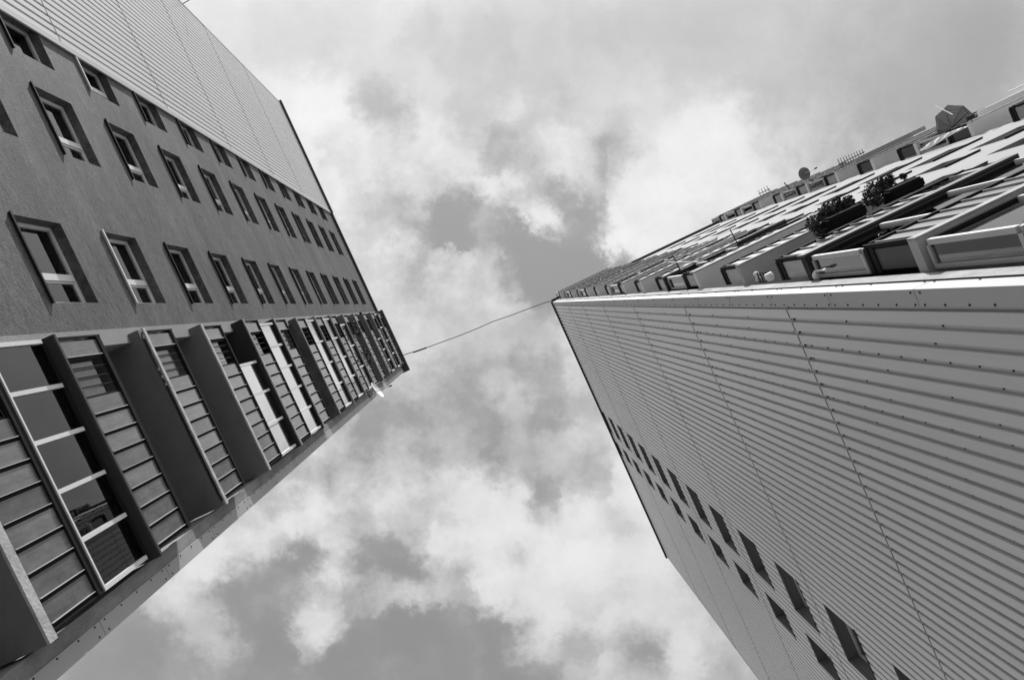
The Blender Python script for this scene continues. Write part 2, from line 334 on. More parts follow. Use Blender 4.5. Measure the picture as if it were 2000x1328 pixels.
M = {}
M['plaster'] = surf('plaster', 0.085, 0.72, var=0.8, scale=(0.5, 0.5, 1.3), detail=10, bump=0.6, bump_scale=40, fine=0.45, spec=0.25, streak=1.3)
M['pale_band'] = surf('pale_band', 0.24, 0.8, var=0.16, scale=(2.5, 1.2, 0.8), detail=8, bump=0.5, bump_scale=30, fine=0.08, spec=0.3)
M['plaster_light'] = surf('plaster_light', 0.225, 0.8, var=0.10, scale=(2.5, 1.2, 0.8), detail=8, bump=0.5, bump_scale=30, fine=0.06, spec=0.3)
M['concrete'] = surf('concrete', 0.22, 0.85, var=0.6, scale=(2.0, 2.0, 1.2), detail=10, bump=0.6, bump_scale=36, fine=0.3, spec=0.3, streak=0.5, streak_scale=(10.0, 10.0, 1.2))
M['concrete_pale'] = surf('concrete_pale', 0.28, 0.85, var=0.5, scale=(3.0, 3.0, 3.0), detail=10, bump=0.6, bump_scale=30, spec=0.3, fine=0.25, streak=0.3, streak_scale=(9.0, 9.0, 2.5))
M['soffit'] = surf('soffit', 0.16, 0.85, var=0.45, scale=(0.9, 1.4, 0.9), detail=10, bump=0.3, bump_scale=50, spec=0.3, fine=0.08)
M['soffit_dark'] = surf('soffit_dark', 0.035, 0.85, var=0.2, scale=(1.6, 1.6, 1.6), spec=0.2)  # shade of the overhang by the top rail put into the colour
M['soot'] = surf('soot', 0.03, 0.9, var=0.9, scale=(1.4, 1.4, 1.4), detail=8, spec=0.2)  # near-black mottled soffit: dirty paint on the left tower, black loggias on the right
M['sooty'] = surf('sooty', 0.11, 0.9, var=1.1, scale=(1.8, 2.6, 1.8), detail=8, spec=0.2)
M['cladding'] = surf('cladding', 0.475, 0.32, var=0.10, scale=(0.6, 0.6, 0.2), detail=6, spec=0.7, fine=0.03, island=0.035, streak=0.10, streak_scale=(16.0, 16.0, 0.3))
M['flashing'] = surf('flashing', 0.375, 0.55, var=0.10, scale=(1.2, 1.2, 0.5), detail=6, spec=0.25, fine=0.04)
M['dark_metal'] = surf('dark_metal', 0.02, 0.7, spec=0.15)
M['screw'] = surf('screw', 0.02, 0.6, spec=0.2)
M['gap'] = surf('gap', 0.015, 0.9, spec=0.1)
M['panel'] = surf('panel', 0.115, 0.13, var=0.7, scale=(4.0, 4.0, 2.0), detail=9, island=0.38, spec=0.9, fine=0.15, bump_scale=30, streak=0.5, streak_scale=(22.0, 22.0, 2.0))
M['panel_pale'] = surf('panel_pale', 0.25, 0.35, var=0.5, scale=(4.0, 4.0, 2.0), detail=9, island=0.25, spec=0.5, fine=0.15, bump_scale=30, streak=0.4, streak_scale=(22.0, 22.0, 2.0))
M['slab_edge'] = surf('slab_edge', 0.40, 0.8, var=0.7, scale=(5.0, 5.0, 5.0), detail=10, bump=0.6, bump_scale=30, spec=0.3, fine=0.3)
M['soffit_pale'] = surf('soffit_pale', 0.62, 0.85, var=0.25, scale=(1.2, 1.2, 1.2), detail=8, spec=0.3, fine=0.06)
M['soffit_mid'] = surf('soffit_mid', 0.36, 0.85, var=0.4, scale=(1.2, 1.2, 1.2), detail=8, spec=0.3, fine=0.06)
M['rail'] = surf('rail', 0.016, 0.75, spec=0.08)
M['panel_dark'] = surf('panel_dark', 0.045, 0.5, var=0.3, scale=(5, 5, 5), spec=0.3)
M['screen'] = surf('screen', 0.6, 0.7, var=0.05, scale=(4, 4, 4))
M['edge_light'] = surf('edge_light', 0.42, 0.5)
M['lining'] = surf('lining', 0.14, 0.5)
M['white_frame'] = surf('white_frame', 0.62, 0.4, var=0.08, scale=(6, 6, 6), island=0.05)
M['gray_frame'] = surf('gray_frame', 0.38, 0.45, var=0.1, scale=(6, 6, 6))
M['glass'] = glass_mat('glass', 0.80, 2.0)
M['mirror_glass'] = glass_mat('mirror_glass', 0.45, 3.2, 0.80)     # sun-control film
M['curtain'] = surf('curtain', 0.42, 0.9, var=0.2, scale=(14, 14, 1), island=0.45)
M['interior'] = surf('interior', 0.10, 0.9)
M['roof_felt'] = surf('roof_felt', 0.05, 0.9, var=0.2, scale=(1, 1, 1))
M['cable'] = surf('cable', 0.015, 0.7, spec=0.2)
M['dish'] = surf('dish', 0.85, 0.5, var=0.05, scale=(3, 3, 3))
M['dish_dark'] = surf('dish_dark', 0.12, 0.6)
M['cloth'] = surf('cloth', 0.85, 0.9, var=0.06, scale=(4, 4, 4), spec=0.1)
M['planter'] = surf('planter', 0.010, 0.85, spec=0.05)
M['leaf'] = surf('leaf', 0.045, 0.6, island=0.6, spec=0.3)
M['stem'] = surf('stem', 0.05, 0.8)
M['ceramic'] = surf('ceramic', 0.7, 0.4)
M['parasol_pole'] = surf('parasol_pole', 0.85, 0.35)
M['asphalt'] = surf('asphalt', 0.19, 0.9, var=0.25, scale=(0.35, 0.35, 0.35), detail=10, bump=0.4, bump_scale=40, fine=0.25)


def striped():
    m, t, p = new_mat('striped_fabric')
    L = t.links.new
    p.inputs['Roughness'].default_value = 0.9
    at = nn(t, 'ShaderNodeAttribute', attribute_name='ring')
    v = math_n(t, 'FRACT', math_n(t, 'MULTIPLY', at.outputs['Fac'], 9.0))
    r = nn(t, 'ShaderNodeValToRGB')
    r.color_ramp.interpolation = 'CONSTANT'
    e = r.color_ramp.elements
    e[0].position, e[0].color = 0.0, gray(0.07)
    e[1].position, e[1].color = 0.42, gray(0.17)
    q = e.new(0.62)
    q.color = gray(0.03)
    q = e.new(0.8)
    q.color = gray(0.11)
    L(v, r.inputs[0])
    L(r.outputs[0], p.inputs['Base Color'])
    tl = nn(t, 'ShaderNodeBsdfTranslucent')
    L(r.outputs[0], tl.inputs[0])
    mx = nn(t, 'ShaderNodeMixShader')
    mx.inputs[0].default_value = 0.4
    out = [n for n in t.nodes if n.type == 'OUTPUT_MATERIAL'][0]
    L(p.outputs[0], mx.inputs[1])
    L(tl.outputs[0], mx.inputs[2])
    L(mx.outputs[0], out.inputs[0])
    return m


M['striped'] = striped()


# ------------------------------------------------------------------ helpers
class MB:
    """Collects shapes in facade coordinates (t along, d outwards, z up) and links them as ONE mesh object."""

    def __init__(self, fmap=None):
        self.v, self.f, self.mi = [], [], []
        self.fmap = fmap or (lambda t, d, z: (t, d, z))
        self.cur = 0

    def pt(self, t, d, z):
        self.v.append(self.fmap(t, d, z))
        return len(self.v) - 1

    def face(self, ids):
        self.f.append(ids)
        self.mi.append(self.cur)

    def quad(self, a, b, c, d):
        self.face([self.pt(*a), self.pt(*b), self.pt(*c), self.pt(*d)])

    def box(self, t0, t1, d0, d1, z0, z1):
        i = [self.pt(t, d, z) for z in (z0, z1) for d in (d0, d1) for t in (t0, t1)]
        for q in ((0, 1, 3, 2), (4, 6, 7, 5), (0, 4, 5, 1), (2, 3, 7, 6), (0, 2, 6, 4), (1, 5, 7, 3)):
            self.face([i[k] for k in q])

    def tube(self, pts, r, n=8, cap=True):
        pts = [Vector(p) for p in pts]
        rings = []
        for k, p in enumerate(pts):
            a = pts[max(0, k - 1)]
            b = pts[min(len(pts) - 1, k + 1)]
            ax = (b - a).normalized()
            u = ax.orthogonal().normalized()
            w = ax.cross(u)
            rr = r[k] if isinstance(r, (list, tuple)) else r
            rings.append([self.pt(*(p + (u * math.cos(2 * math.pi * j / n) + w * math.sin(2 * math.pi * j / n)) * rr)) for j in range(n)])
        for k in range(len(rings) - 1):
            for j in range(n):
                self.face([rings[k][j], rings[k][(j + 1) % n], rings[k + 1][(j + 1) % n], rings[k + 1][j]])
        if cap:
            self.face(rings[0][::-1])
            self.face(rings[-1])

    def build(self, name, mat, parent=None, normals=True, smooth=False):
        me = bpy.data.meshes.new(name)
        me.from_pydata(self.v, [], self.f)
        mats = mat if isinstance(mat, (list, tuple)) else [mat]
        for m in mats:
            me.materials.append(m)
        if len(mats) > 1:
            for p, k in zip(me.polygons, self.mi):
                p.material_index = k
        if normals:
            bm = bmesh.new()
            bm.from_mesh(me)
            bmesh.ops.recalc_face_normals(bm, faces=bm.faces)
            bm.to_mesh(me)
            bm.free()
        if smooth:
            for p in me.polygons:
                p.use_smooth = True
        o = bpy.data.objects.new(name, me)
        COL.objects.link(o)
        if parent is not None:
            attach(o, parent)
        return o


def world_loc(o):
    v = Vector(o.location)
    while o.parent is not None:
        o = o.parent
        v = v + Vector(o.location)
    return v


def attach(o, parent):
    o.parent = parent
    o.location = Vector(o.location) - world_loc(parent)


def tag(o, label, cat, group=None, kind=None):
    if label:
        o['label'] = label
    if cat:
        o['category'] = cat
    if group:
        o['group'] = group
    if kind:
        o['kind'] = kind
    return o


def empty(name, loc):
    o = bpy.data.objects.new(name, None)
    COL.objects.link(o)
    o.location = loc
    o.empty_display_size = 0.3
    return o


def copy_tree(o, parent, dz):
    """A copy of a part with its sub-parts, moved up by dz."""
    c = o.copy()
    COL.objects.link(c)
    c.parent = parent
    c.location = Vector(o.location) + Vector((0, 0, dz))
    for ch in list(o.children):
        s = ch.copy()
        COL.objects.link(s)
        s.parent = c
    return c


FLOOR = 2.82
ROOF = 46.85
GROUND = -1.6

# ------------------------------------------------------------------ ground
g = MB()
g.quad((-300, -300, GROUND), (300, -300, GROUND), (300, 300, GROUND), (-300, 300, GROUND))
gr = g.build('ground', M['asphalt'])
gr['kind'] = 'structure'


# ------------------------------------------------------------------ facade builders
def wall_with_holes(mb, ts, te, zs, ze, holes, depth, d0=0.0):
    """Skin of a wall from ts to te and zs to ze with rectangular openings and their reveals."""
    tb = sorted(set([ts, te] + [x for h in holes for x in h[:2]]))
    zb = sorted(set([zs, ze] + [x for h in holes for x in h[2:4]]))
    for i in range(len(tb) - 1):
        run = None
        for j in range(len(zb) - 1):
            ct, cz = (tb[i] + tb[i + 1]) / 2, (zb[j] + zb[j + 1]) / 2
            inside = any(h[0] < ct < h[1] and h[2] < cz < h[3] for h in holes)
            if not inside:
                mb.quad((tb[i], d0, zb[j]), (tb[i + 1], d0, zb[j]), (tb[i + 1], d0, zb[j + 1]), (tb[i], d0, zb[j + 1]))
    for h in holes:
        a, b, c, e = h[:4]
        dd = d0 - (h[4] if len(h) > 4 else depth)
        mb.quad((a, d0, c), (b, d0, c), (b, dd, c), (a, dd, c))
        mb.quad((a, d0, e), (b, d0, e), (b, dd, e), (a, dd, e))
        mb.quad((a, d0, c), (a, d0, e), (a, dd, e), (a, dd, c))
        mb.quad((b, d0, c), (b, d0, e), (b, dd, e), (b, dd, c))


def window(fmap, root, ta, tb, z0, z1, dep, style=0, mull=0.62, prj=0.05, lining=None):
    """One window in a reveal: frame with a mullion, pane, sill, a curtain and the dark room behind."""
    f = MB(fmap)
    w = 0.055
    df, db = -dep + 0.0, -dep - 0.06
    f.box(ta, tb, db, df, z0, z0 + w)
    f.box(ta, tb, db, df, z1 - w, z1)
    f.box(ta, ta + w, db, df - 0.003, z0 + w, z1 - w)
    f.box(tb - w, tb, db, df - 0.003, z0 + w, z1 - w)
    tm = ta + (tb - ta) * mull
    if style != 2:
        f.box(tm - 0.055, tm + 0.055, db, df + 0.012, z0 + w, z1 - w)
        # the sash of the narrow light
        a, b = (tm + 0.055, tb - w) if mull > 0.5 else (ta + w, tm - 0.055)
        f.box(a, b, db + 0.01, df - 0.012, z0 + w, z0 + w + 0.035)
        f.box(a, b, db + 0.01, df - 0.012, z1 - w - 0.035, z1 - w)
        f.box(a, a + 0.035, db + 0.01, df - 0.014, z0 + w + 0.035, z1 - w - 0.035)
        f.box(b - 0.035, b, db + 0.01, df - 0.014, z0 + w + 0.035, z1 - w - 0.035)
    fr = f.build('window', M['white_frame'], root)
    p = MB(fmap)
    p.box(ta + w * 0.5, tb - w * 0.5, db + 0.022, db + 0.030, z0 + w * 0.5, z1 - w * 0.5)
    p.build('pane', M['glass'], fr)
    r = MB(fmap)
    e = 0.25
    r.quad((ta - e, db - 1.0, z0 - e), (tb + e, db - 1.0, z0 - e), (tb + e, db - 1.0, z1 + e), (ta - e, db - 1.0, z1 + e))
    r.quad((ta - e, db - 1.0, z1 + e), (tb + e, db - 1.0, z1 + e), (tb, db, z1), (ta, db, z1))
    r.quad((ta - e, db - 1.0, z0 - e), (tb + e, db - 1.0, z0 - e), (tb, db, z0), (ta, db, z0))
    r.quad((ta - e, db - 1.0, z0 - e), (ta - e, db - 1.0, z1 + e), (ta, db, z1), (ta, db, z0))
    r.quad((tb + e, db - 1.0, z0 - e), (tb + e, db - 1.0, z1 + e), (tb, db, z1), (tb, db, z0))
    r.build('room', M['interior'], fr)
    if lining:
        q = MB(fmap)
        d0 = -0.004
        q.quad((ta, d0, z0), (tb, d0, z0), (tb, -dep, z0), (ta, -dep, z0))
        q.quad((ta, d0, z1), (tb, d0, z1), (tb, -dep, z1), (ta, -dep, z1))
        q.quad((ta, d0, z0), (ta, d0, z1), (ta, -dep, z1), (ta, -dep, z0))
        q.quad((tb, d0, z0), (tb, d0, z1), (tb, -dep, z1), (tb, -dep, z0))
        q.build('lining', M[lining], fr)
    s = MB(fmap)
    s.box(ta + 0.003, tb - 0.003, -dep + 0.02, 0.001, z0 + 0.001, z0 + 0.012)
    s.box(ta - 0.02, tb + 0.02, 0.002, prj, z0 - 0.012, z0 + 0.006)
    s.box(ta - 0.02, tb + 0.02, prj - 0.012, prj, z0 - 0.04, z0 - 0.0125)
    s.build('sill', M['white_frame'] if style == 1 else M['dark_metal'], fr)
    return fr


def curtain(fmap, fr, ta, tb, z0, z1, d):
    c = MB(fmap)
    n = max(4, int((tb - ta) / 0.035))
    for i in range(n):
        a, b = ta + (tb - ta) * i / n, ta + (tb - ta) * (i + 1) / n
        da, dbb = d + (0.022 if i % 2 else 0), d + (0 if i % 2 else 0.022)
        c.quad((a, da, z0), (b, dbb, z0), (b, dbb, z1), (a, da, z1))
    return c.build('curtain', M['curtain'], fr)


def clad(fmap, root, s0, s1, z0, z1, joints, holes, phase=0.0, depth=0.040, seed=1, pitch=0.197):
    """Ribbed sheet cladding: wide flat crowns, narrow valleys, horizontal sheet joints, window openings cut out."""
    mb = MB(fmap)
    prof = [(0.0, -0.003), (0.003, 0.0), (0.128, 0.0), (0.131, -0.003), (0.136, -depth), (0.190, -depth)]
    xs = []
    k = math.floor((s0 - phase) / pitch) - 1
    while phase + k * pitch < s1 + pitch:
        for x, d in prof:
            xs.append((phase + k * pitch + x, d))
        k += 1
    # clip to the range
    def dep(x):
        for (xa, da), (xb, dbb) in zip(xs, xs[1:]):
            if xa <= x <= xb:
                return da + (dbb - da) * (x - xa) / max(1e-9, xb - xa)
        return 0.0
    cuts = sorted(set([s0, s1] + [x for x, _ in xs if s0 < x < s1] + [h for q in holes for h in q[:2] if s0 < h < s1]))
    rng = random.Random(seed)
    gap = 0.010
    levels = [z0] + list(joints) + [z1]
    for xa, xb in zip(cuts, cuts[1:]):
        if xb - xa < 1e-5:
            continue
        da, dbb = dep(xa + 1e-6), dep(xb - 1e-6)
        mid = (xa + xb) / 2
        ban = sorted((h[2], h[3]) for h in holes if h[0] < mid < h[1])
        for li in range(len(levels) - 1):
            a, b = levels[li] + (gap if li else 0), levels[li + 1]
            segs = [(a, b)]
            for h0, h1 in ban:
                ns = []
                for u, v in segs:
                    if h1 <= u or h0 >= v:
                        ns.append((u, v))
                    else:
                        if h0 > u:
                            ns.append((u, h0))
                        if h1 < v:
                            ns.append((h1, v))
                segs = ns
            for u, v in segs:
                ou, ov = 0.007 * (b - u) / (b - a), 0.007 * (b - v) / (b - a)   # each sheet laps over the one below
                mb.quad((xa, da + ou, u), (xb, dbb + ou, u), (xb, dbb + ov, v), (xa, da + ov, v))
    o = mb.build('cladding', M['cladding'], root)
    # dark backing seen through the joints
    bk = MB(fmap)
    wall_with_holes(bk, s0, s1, z0, z1, holes, 0.01, d0=-depth - 0.02)
    bk.build('backing', M['gap'], o)
    # screws in the valleys
    sc = MB(fmap)
    kk = int((s0 - phase) / pitch)
    while phase + kk * pitch + 0.16 < s1:
        x = phase + kk * pitch + 0.1595
        if x > s0 + 0.05:
            step = 0.47 if kk % 4 == 2 else 1.88
            z = z0 + rng.random() * step
            zs = [j - 0.05 for j in joints]
            while z < z1:
                zs.append(z)
                z += step * (0.9 + 0.2 * rng.random())
            for zz in zs:
                if zz > 24 and rng.random() < 0.45:
                    continue
                if any(h[0] - 0.05 < x < h[1] + 0.05 and h[2] - 0.05 < zz < h[3] + 0.05 for h in holes):
                    continue
                r = 0.0115
                sc.box(x - r, x + r, -depth, -depth + 0.012, zz - r, zz + r)
        kk += 1
    s = sc.build('screws', M['screw'], o)
    s['kind'] = 'stuff'
    return o


def loggia(fmap, root, t0, t1, zb, P, glaze=None, soffit='soffit', side=True, dep=1.3, bars=True, mirror=False, panel='panel',
           eh=0.17, screen=None, gd=0.06, frame='white_frame', edge='concrete_pale'):
    """One loggia: projecting slab, parapet of channel panels, bars, hand rail and, where glazed, frames and panes."""
    s = MB(fmap)
    s.cur = 0
    s.box(t0, t1, P - 0.03, P, zb, zb + eh)
    s.cur = 1
    s.box(t0, t1, -dep + 0.01, P - (0.031 if eh > 0.1 else 0.09), zb + 0.001, zb + 0.165)
    if eh < 0.1:
        s.box(t0, t1, P - 0.0895, P - 0.0305, zb + 0.001, zb + eh - 0.002)
    sl = s.build('balcony', [M[edge], M[soffit]], root)
    # parapet panels (front)
    ta, tb = t0 + 0.12, t1 - 0.09
    n = max(3, int(round((tb - ta) / 0.274)))
    w = (tb - ta) / n
    zp0, zp1 = zb + eh + 0.04, zb + 1.13
    pns, lts = [MB(fmap), MB(fmap)], [MB(fmap), MB(fmap)]
    fr = MB(fmap)
    br = MB(fmap)
    sides = []
    open_set = {n - 2, n - 3} if bars else set()
    for i in range(n):
        a, b = ta + i * w, ta + (i + 1) * w
        if i in open_set:
            for q in (0.0, 0.5):
                x = a + q * w
                br.box(x - 0.008, x + 0.008, P - 0.06, P - 0.04, zp0, zp1)
        else:
            pn = pns[1 if i > n - 2 and open_set else 0]
            lt = lts[1 if i > n - 2 and open_set else 0]
            pn.box(a + 0.036, b - 0.022, P - 0.05, P - 0.035, zp0, zp1)
            lt.box(a + 0.022, a + 0.032, P - 0.045, P - 0.014, zp0 + 0.01, zp1 - 0.01)
            fr.box(a - 0.03, a + 0.021, P - 0.085, P - 0.051, zp0, zp1)
    fr.box(ta - 0.02, tb + 0.02, P - 0.07, P - 0.028, zb + eh + 0.002, zp0 - 0.002)
    fr.box(ta - 0.02, tb + 0.02, P - 0.075, P - 0.005, zp1 + 0.002, zp1 + 0.06)
    fr.box(ta - 0.02, tb + 0.02, P - 0.065, P - 0.03, zp1 + 0.12, zp1 + 0.165)
    fr.box(ta - 0.045, ta - 0.022, P - 0.06, P - 0.02, zb + eh + 0.002, zp1 + 0.165)
    fr.box(tb + 0.022, tb + 0.045, P - 0.06, P - 0.02, zb + eh + 0.002, zp1 + 0.165)
    if side:
        for x in ((ta - 0.03,) if side == 1 else (ta - 0.03, tb + 0.03)):
            sp = MB(fmap)
            sp.box(x - 0.007, x + 0.007, 0.03, P - 0.088, zp0, zp1 - 0.052)
            sides.append(sp)
            fr.box(x - 0.022, x + 0.022, 0.004, P - 0.062, zp1 - 0.05, zp1 + 0.05)
            fr.box(x - 0.03, x + 0.03, 0.004, P - 0.062, zp1 + 0.085, zp1 + 0.168)
            fr.box(x - 0.012, x + 0.012, 0.004, P - 0.062, zb + eh + 0.002, zp0 - 0.002)
    for q in pns:
        if q.f:
            q.build('parapet', M[panel], sl)
    for sp in sides:
        sp.build('side_panel', M[panel], sl)
    fr.build('handrail', M['rail'], sl)
    for q in lts:
        if q.f:
            q.build('panel_edge', M['edge_light'], sl)
    if open_set:
        br.build('railing_bars', M['rail'], sl)
        if screen:
            sb = MB(fmap)
            sb.box(ta + (n - 3) * w, ta + (n - 1) * w, P - 0.12, P - 0.105, zp0, zp0 + (0.66 if screen == 'screen' else 0.78))
            sb.build('screen', M[screen], sl)
    if glaze:
        g0, g1, pitch, low = glaze
        zg0, zg1 = zb + 1.33, zb + FLOOR - 0.03
        d0, d1 = P - gd - 0.055, P - gd
        wf = MB(fmap)
        wf.box(g0, g1, d0, d1, zg0, zg0 + 0.06)
        if gd > 0.1:
            wf.box(g0, g1, P - 0.06, P - 0.015, zg0 - 0.022, zg0 + 0.012)
        m = max(1, int(round((g1 - g0) / pitch)))
        for i in range(m + 1):
            x = g0 + (g1 - g0) * i / m
            wf.box(x - 0.028, x + 0.028, d0 + 0.004, d1 + 0.006, zg0 + 0.06, zg1 - 0.05)
            if 0 < i < m and i % 2:
                wf.box(x + 0.05, x + 0.085, d0 - 0.03, d0 + 0.002, zg0 + 0.062, zg1 - 0.052)
        if side == 1:
            wf.box(g0 - 0.028, g0 + 0.028, 0.004, d0 - 0.002, zg0, zg0 + 0.06)
            wf.box(g0 - 0.028, g0 + 0.028, 0.004, d0 - 0.002, zg1 - 0.05, zg1)
            wf.box(g0 - 0.028, g0 + 0.028, 0.004, 0.05, zg0 + 0.06, zg1 - 0.05)
        wf.build('glazing_frame', M[frame], sl)
        tr = MB(fmap)
        tr.box(g0, g1, d0 - 0.02, d1, zg1 - 0.04, zg1)
        tr.box(g0, g1, d0 - 0.03, d0 + 0.01, zg1 - 0.15, zg1 - 0.042)
        tr.build('top_rail', M['rail'], sl)  # frame top coloured near-black to stand in for its shadow
        pm = M['mirror_glass'] if mirror else M['glass']
        for i in range(m):
            pz = MB(fmap)
            xa, xb = g0 + (g1 - g0) * i / m, g0 + (g1 - g0) * (i + 1) / m
            pz.box(xa + 0.02, xb - 0.02, d0 + 0.018, d0 + 0.026, zg0 + 0.04, zg1 - 0.03)
            pz.build('pane', pm, sl)
        if side == 1:
            pz = MB(fmap)
            pz.box(g0 - 0.004, g0 + 0.004, 0.03, d0, zg0 + 0.04, zg1 - 0.03)
            pz.build('pane', pm, sl)
    return sl


# ================================================================== LEFT TOWER
YL, XC = 5.49, 1.67
left = empty('apartment_building', (XC, YL, GROUND))
tag(left, 'grey plastered tower on the left with a bright ribbed metal end and corner balconies', 'building')


def LM(t, d, z):
    return (XC - t, YL - d, z)


SILL0 = 11.85
WL = {'a': (4.20, 5.57), 'b': (7.04, 8.36), 'c': (9.03, 9.88)}
KS = range(-5, 12)
holes = []
for c, (a, b) in WL.items():
    for k in KS:
        holes.append((a, b, SILL0 + FLOOR * k + 0.0, SILL0 + FLOOR * k + 1.43))
holes.append((0.36, 3.47, GROUND + 0.3, ROOF - 0.35, 1.3))
wl = MB(LM)
wall_with_holes(wl, 3.73, 9.90, GROUND, ROOF - 0.25, holes[:-1], 0.17)
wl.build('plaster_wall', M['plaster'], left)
cw = MB(LM)
wall_with_holes(cw, 0.18, 3.72, GROUND, ROOF - 0.25, holes[-1:], 1.3)
cw.box(0.0, 0.178, -1.35, -0.004, GROUND, ROOF - 0.25)
cwo = cw.build('loggia_wall', M['concrete'], left)
pl = MB(LM)
pl.box(3.475, 3.738, 0.003, 0.012, GROUND, ROOF - 0.25)
pl.build('pale_band', M['pale_band'], left)
core = MB(LM)
core.box(0.0, 16.5, -11.5, -1.36, GROUND, ROOF - 0.26)
core.box(9.95, 16.5, -1.35, -0.06, GROUND, ROOF - 0.26)
core.build('wall', M['concrete'], left)
# roof edge
rf = MB(LM)
rf.box(9.80, 16.62, -11.6, 0.16, ROOF - 0.22, ROOF)
rf.box(3.70, 9.798, -11.6, 0.12, ROOF - 0.25, ROOF - 0.02)
rf.box(-0.06, 3.698, -11.6, 0.36, ROOF - 0.25, ROOF + 0.02)
rf.build('roof', M['roof_felt'], left)
# cladding
jl = [GROUND + 1.3 + 5.64 * k for k in range(1, 8)]
jl = [j for j in [5.7, 11.33, 16.97, 22.61, 28.25, 33.9, 39.5]]
clad(lambda t, d, z: LM(t, d + 0.05, z), left, 9.90, 16.50, GROUND, ROOF - 0.22, jl, [], phase=9.90, seed=3)
fl = MB(LM)
fl.box(9.77, 9.912, 0.02, 0.056, GROUND, ROOF - 0.23)
fl.box(16.45, 16.53, -0.5, 0.062, GROUND, ROOF - 0.23)
fl.build('edge_flashing', M['flashing'], left)


def corner_flash(fmap, root, z0, z1, first, sidewall):
    n = 0
    z = first
    while z > z0:
        z -= 1.97
    while z < z1:
        a, b = max(z, z0), min(z + 1.97 - 0.012, z1)
        f = MB(fmap)
        f.box(-0.012, 0.178, -0.012, 0.012, a, b)
        f.box(-0.012, 0.012, -0.19, -0.0125, a, b)
        q = f
        q.cur = 1
        for dz in (0.10, 0.55, 1.0, 1.45, 1.83):
            for x in ((0.155,) if dz not in (0.10, 1.83) else (0.155, 0.03)):
                q.box(x - 0.009, x + 0.009, 0.012, 0.022, a + dz - 0.009, a + dz + 0.009)
        f.build('corner_flashing', [M['flashing'], M['screw']], root)
        z += 1.97


corner_flash(LM, left, GROUND, ROOF - 0.27, 9.45, True)

# windows, column by column: one is built, the rest are copies with their parts
for c, (a, b) in WL.items():
    protos = {}
    for k in (range(-1, 12) if c == 'a' else range(0, 12)):
        st = 1 if (c == 'a' and k in (1,)) or (c == 'c' and k == 2) else (2 if c == 'c' else 0)
        z0 = SILL0
        if st not in protos:
            w = window(LM, left, a, b, z0, z0 + 1.43, 0.17, style=st, mull=0.36)
            base = Vector(w.location)
            protos[st] = w
            w.location = base + Vector((0, 0, FLOOR * k))
            protos[str(st)] = k
        else:
            w = copy_tree(protos[st], left, FLOOR * (k - protos[str(st)]))
        q = (k * 7 + len(c) * 3 + ord(c)) % 4
        if q in (0, 2) or k == 0:
            zz = FLOOR * k + z0
            tt = [(b - 0.62, b - 0.08), (a + 0.08, a + 0.5), (a + 0.4, b - 0.08)][(k + ord(c)) % 3]
            if c == 'a' and k == 0:
                tt = (b - 0.86, b - 0.05)
            curtain(LM, w, tt[0], tt[1], zz + 0.04, zz + 1.40, -0.17 - 0.16)
        elif q == 1:
            zz = FLOOR * k + z0
            bl = MB(LM)
            bl.box(a + 0.07, b - 0.07, -0.262, -0.256, zz + 0.35 + 0.12 * (k % 4), zz + 1.38)
            bl.build('roller_blind', M['screen'] if k % 2 else M['curtain'], w)

# loggias
GL = {0: (0.47, 3.58, 0.63, 0), 3: (0.47, 2.62, 0.70, 0), 4: (0.47, 3.50, 0.62, 0), 6: (0.47, 3.50, 0.76, 0), 7: (0.47, 3.50, 0.76, 0),
      8: (0.47, 3.2, 0.9, 0), 12: (0.47, 3.5, 0.76, 0), 13: (0.47, 3.5, 1.0, 0), 11: (0.47, 2.2, 0.6, 0)}
for k in range(-3, 14):
    zb = 8.08 + FLOOR * k
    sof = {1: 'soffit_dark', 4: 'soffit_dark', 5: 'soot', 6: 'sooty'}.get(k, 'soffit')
    P = 0.28 + (0.05 if k in (4, 5) else 0.0)
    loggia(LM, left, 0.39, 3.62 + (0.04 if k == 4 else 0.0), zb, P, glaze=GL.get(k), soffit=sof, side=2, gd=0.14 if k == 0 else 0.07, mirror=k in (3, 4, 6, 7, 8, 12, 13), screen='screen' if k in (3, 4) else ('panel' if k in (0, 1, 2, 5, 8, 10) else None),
           eh={0: 0.15, 2: 0.10, 3: 0.11, 10: 0.11, -1: 0.15}.get(k, 0.05),
           edge='panel_dark' if k == 1 else 'slab_edge')

# ================================================================== RIGHT TOWER
XR, YR = 1.59, -3.86
right = empty('apartment_building', (XR, YR, GROUND))
tag(right, 'tower on the right with a long wall of ribbed metal and a sunlit balcony side', 'building')


def RF(s, d, z):            # the clad wall
    return (XR + s, YR + d, z)


def RS(t, d, z):            # the balcony side
    return (1.57 - 0.0145 * t - d, YR - t, z)


SR = 12.0
rh = []
for k in range(-4, 13):
    rh.append((8.43 - XR, 9.77 - XR, SR + FLOOR * k, SR + FLOOR * k + 1.42))
    rh.append((10.36 - XR, 11.18 - XR, SR + FLOOR * k, SR + FLOOR * k + 1.42))
jr = [5.6, 11.24, 16.9, 22.55, 28.15, 33.75, 39.4]
clad(RF, right, 0.178, 16.16, GROUND, ROOF - 0.2, jr, rh, phase=0.235, seed=5)
for (a, b) in ((8.43 - XR, 9.77 - XR), (10.36 - XR, 11.18 - XR)):
    k0 = -3
    w = window(RF, right, a, b, SR + FLOOR * k0, SR + FLOOR * k0 + 1.42, 0.26, style=0 if b - a > 1 else 2, mull=0.36, prj=0.012, lining='lining')
    for k in range(k0 + 1, 13):
        copy_tree(w, right, FLOOR * (k - k0))
core = MB(RF)
core.box(0.36, 16.14, -1.30, -0.30, GROUND, ROOF - 0.21)
core.build('wall', M['concrete'], right)
core = MB(RS)
core.box(1.35, 16.5, -16.2, -1.36, GROUND, ROOF - 0.21)
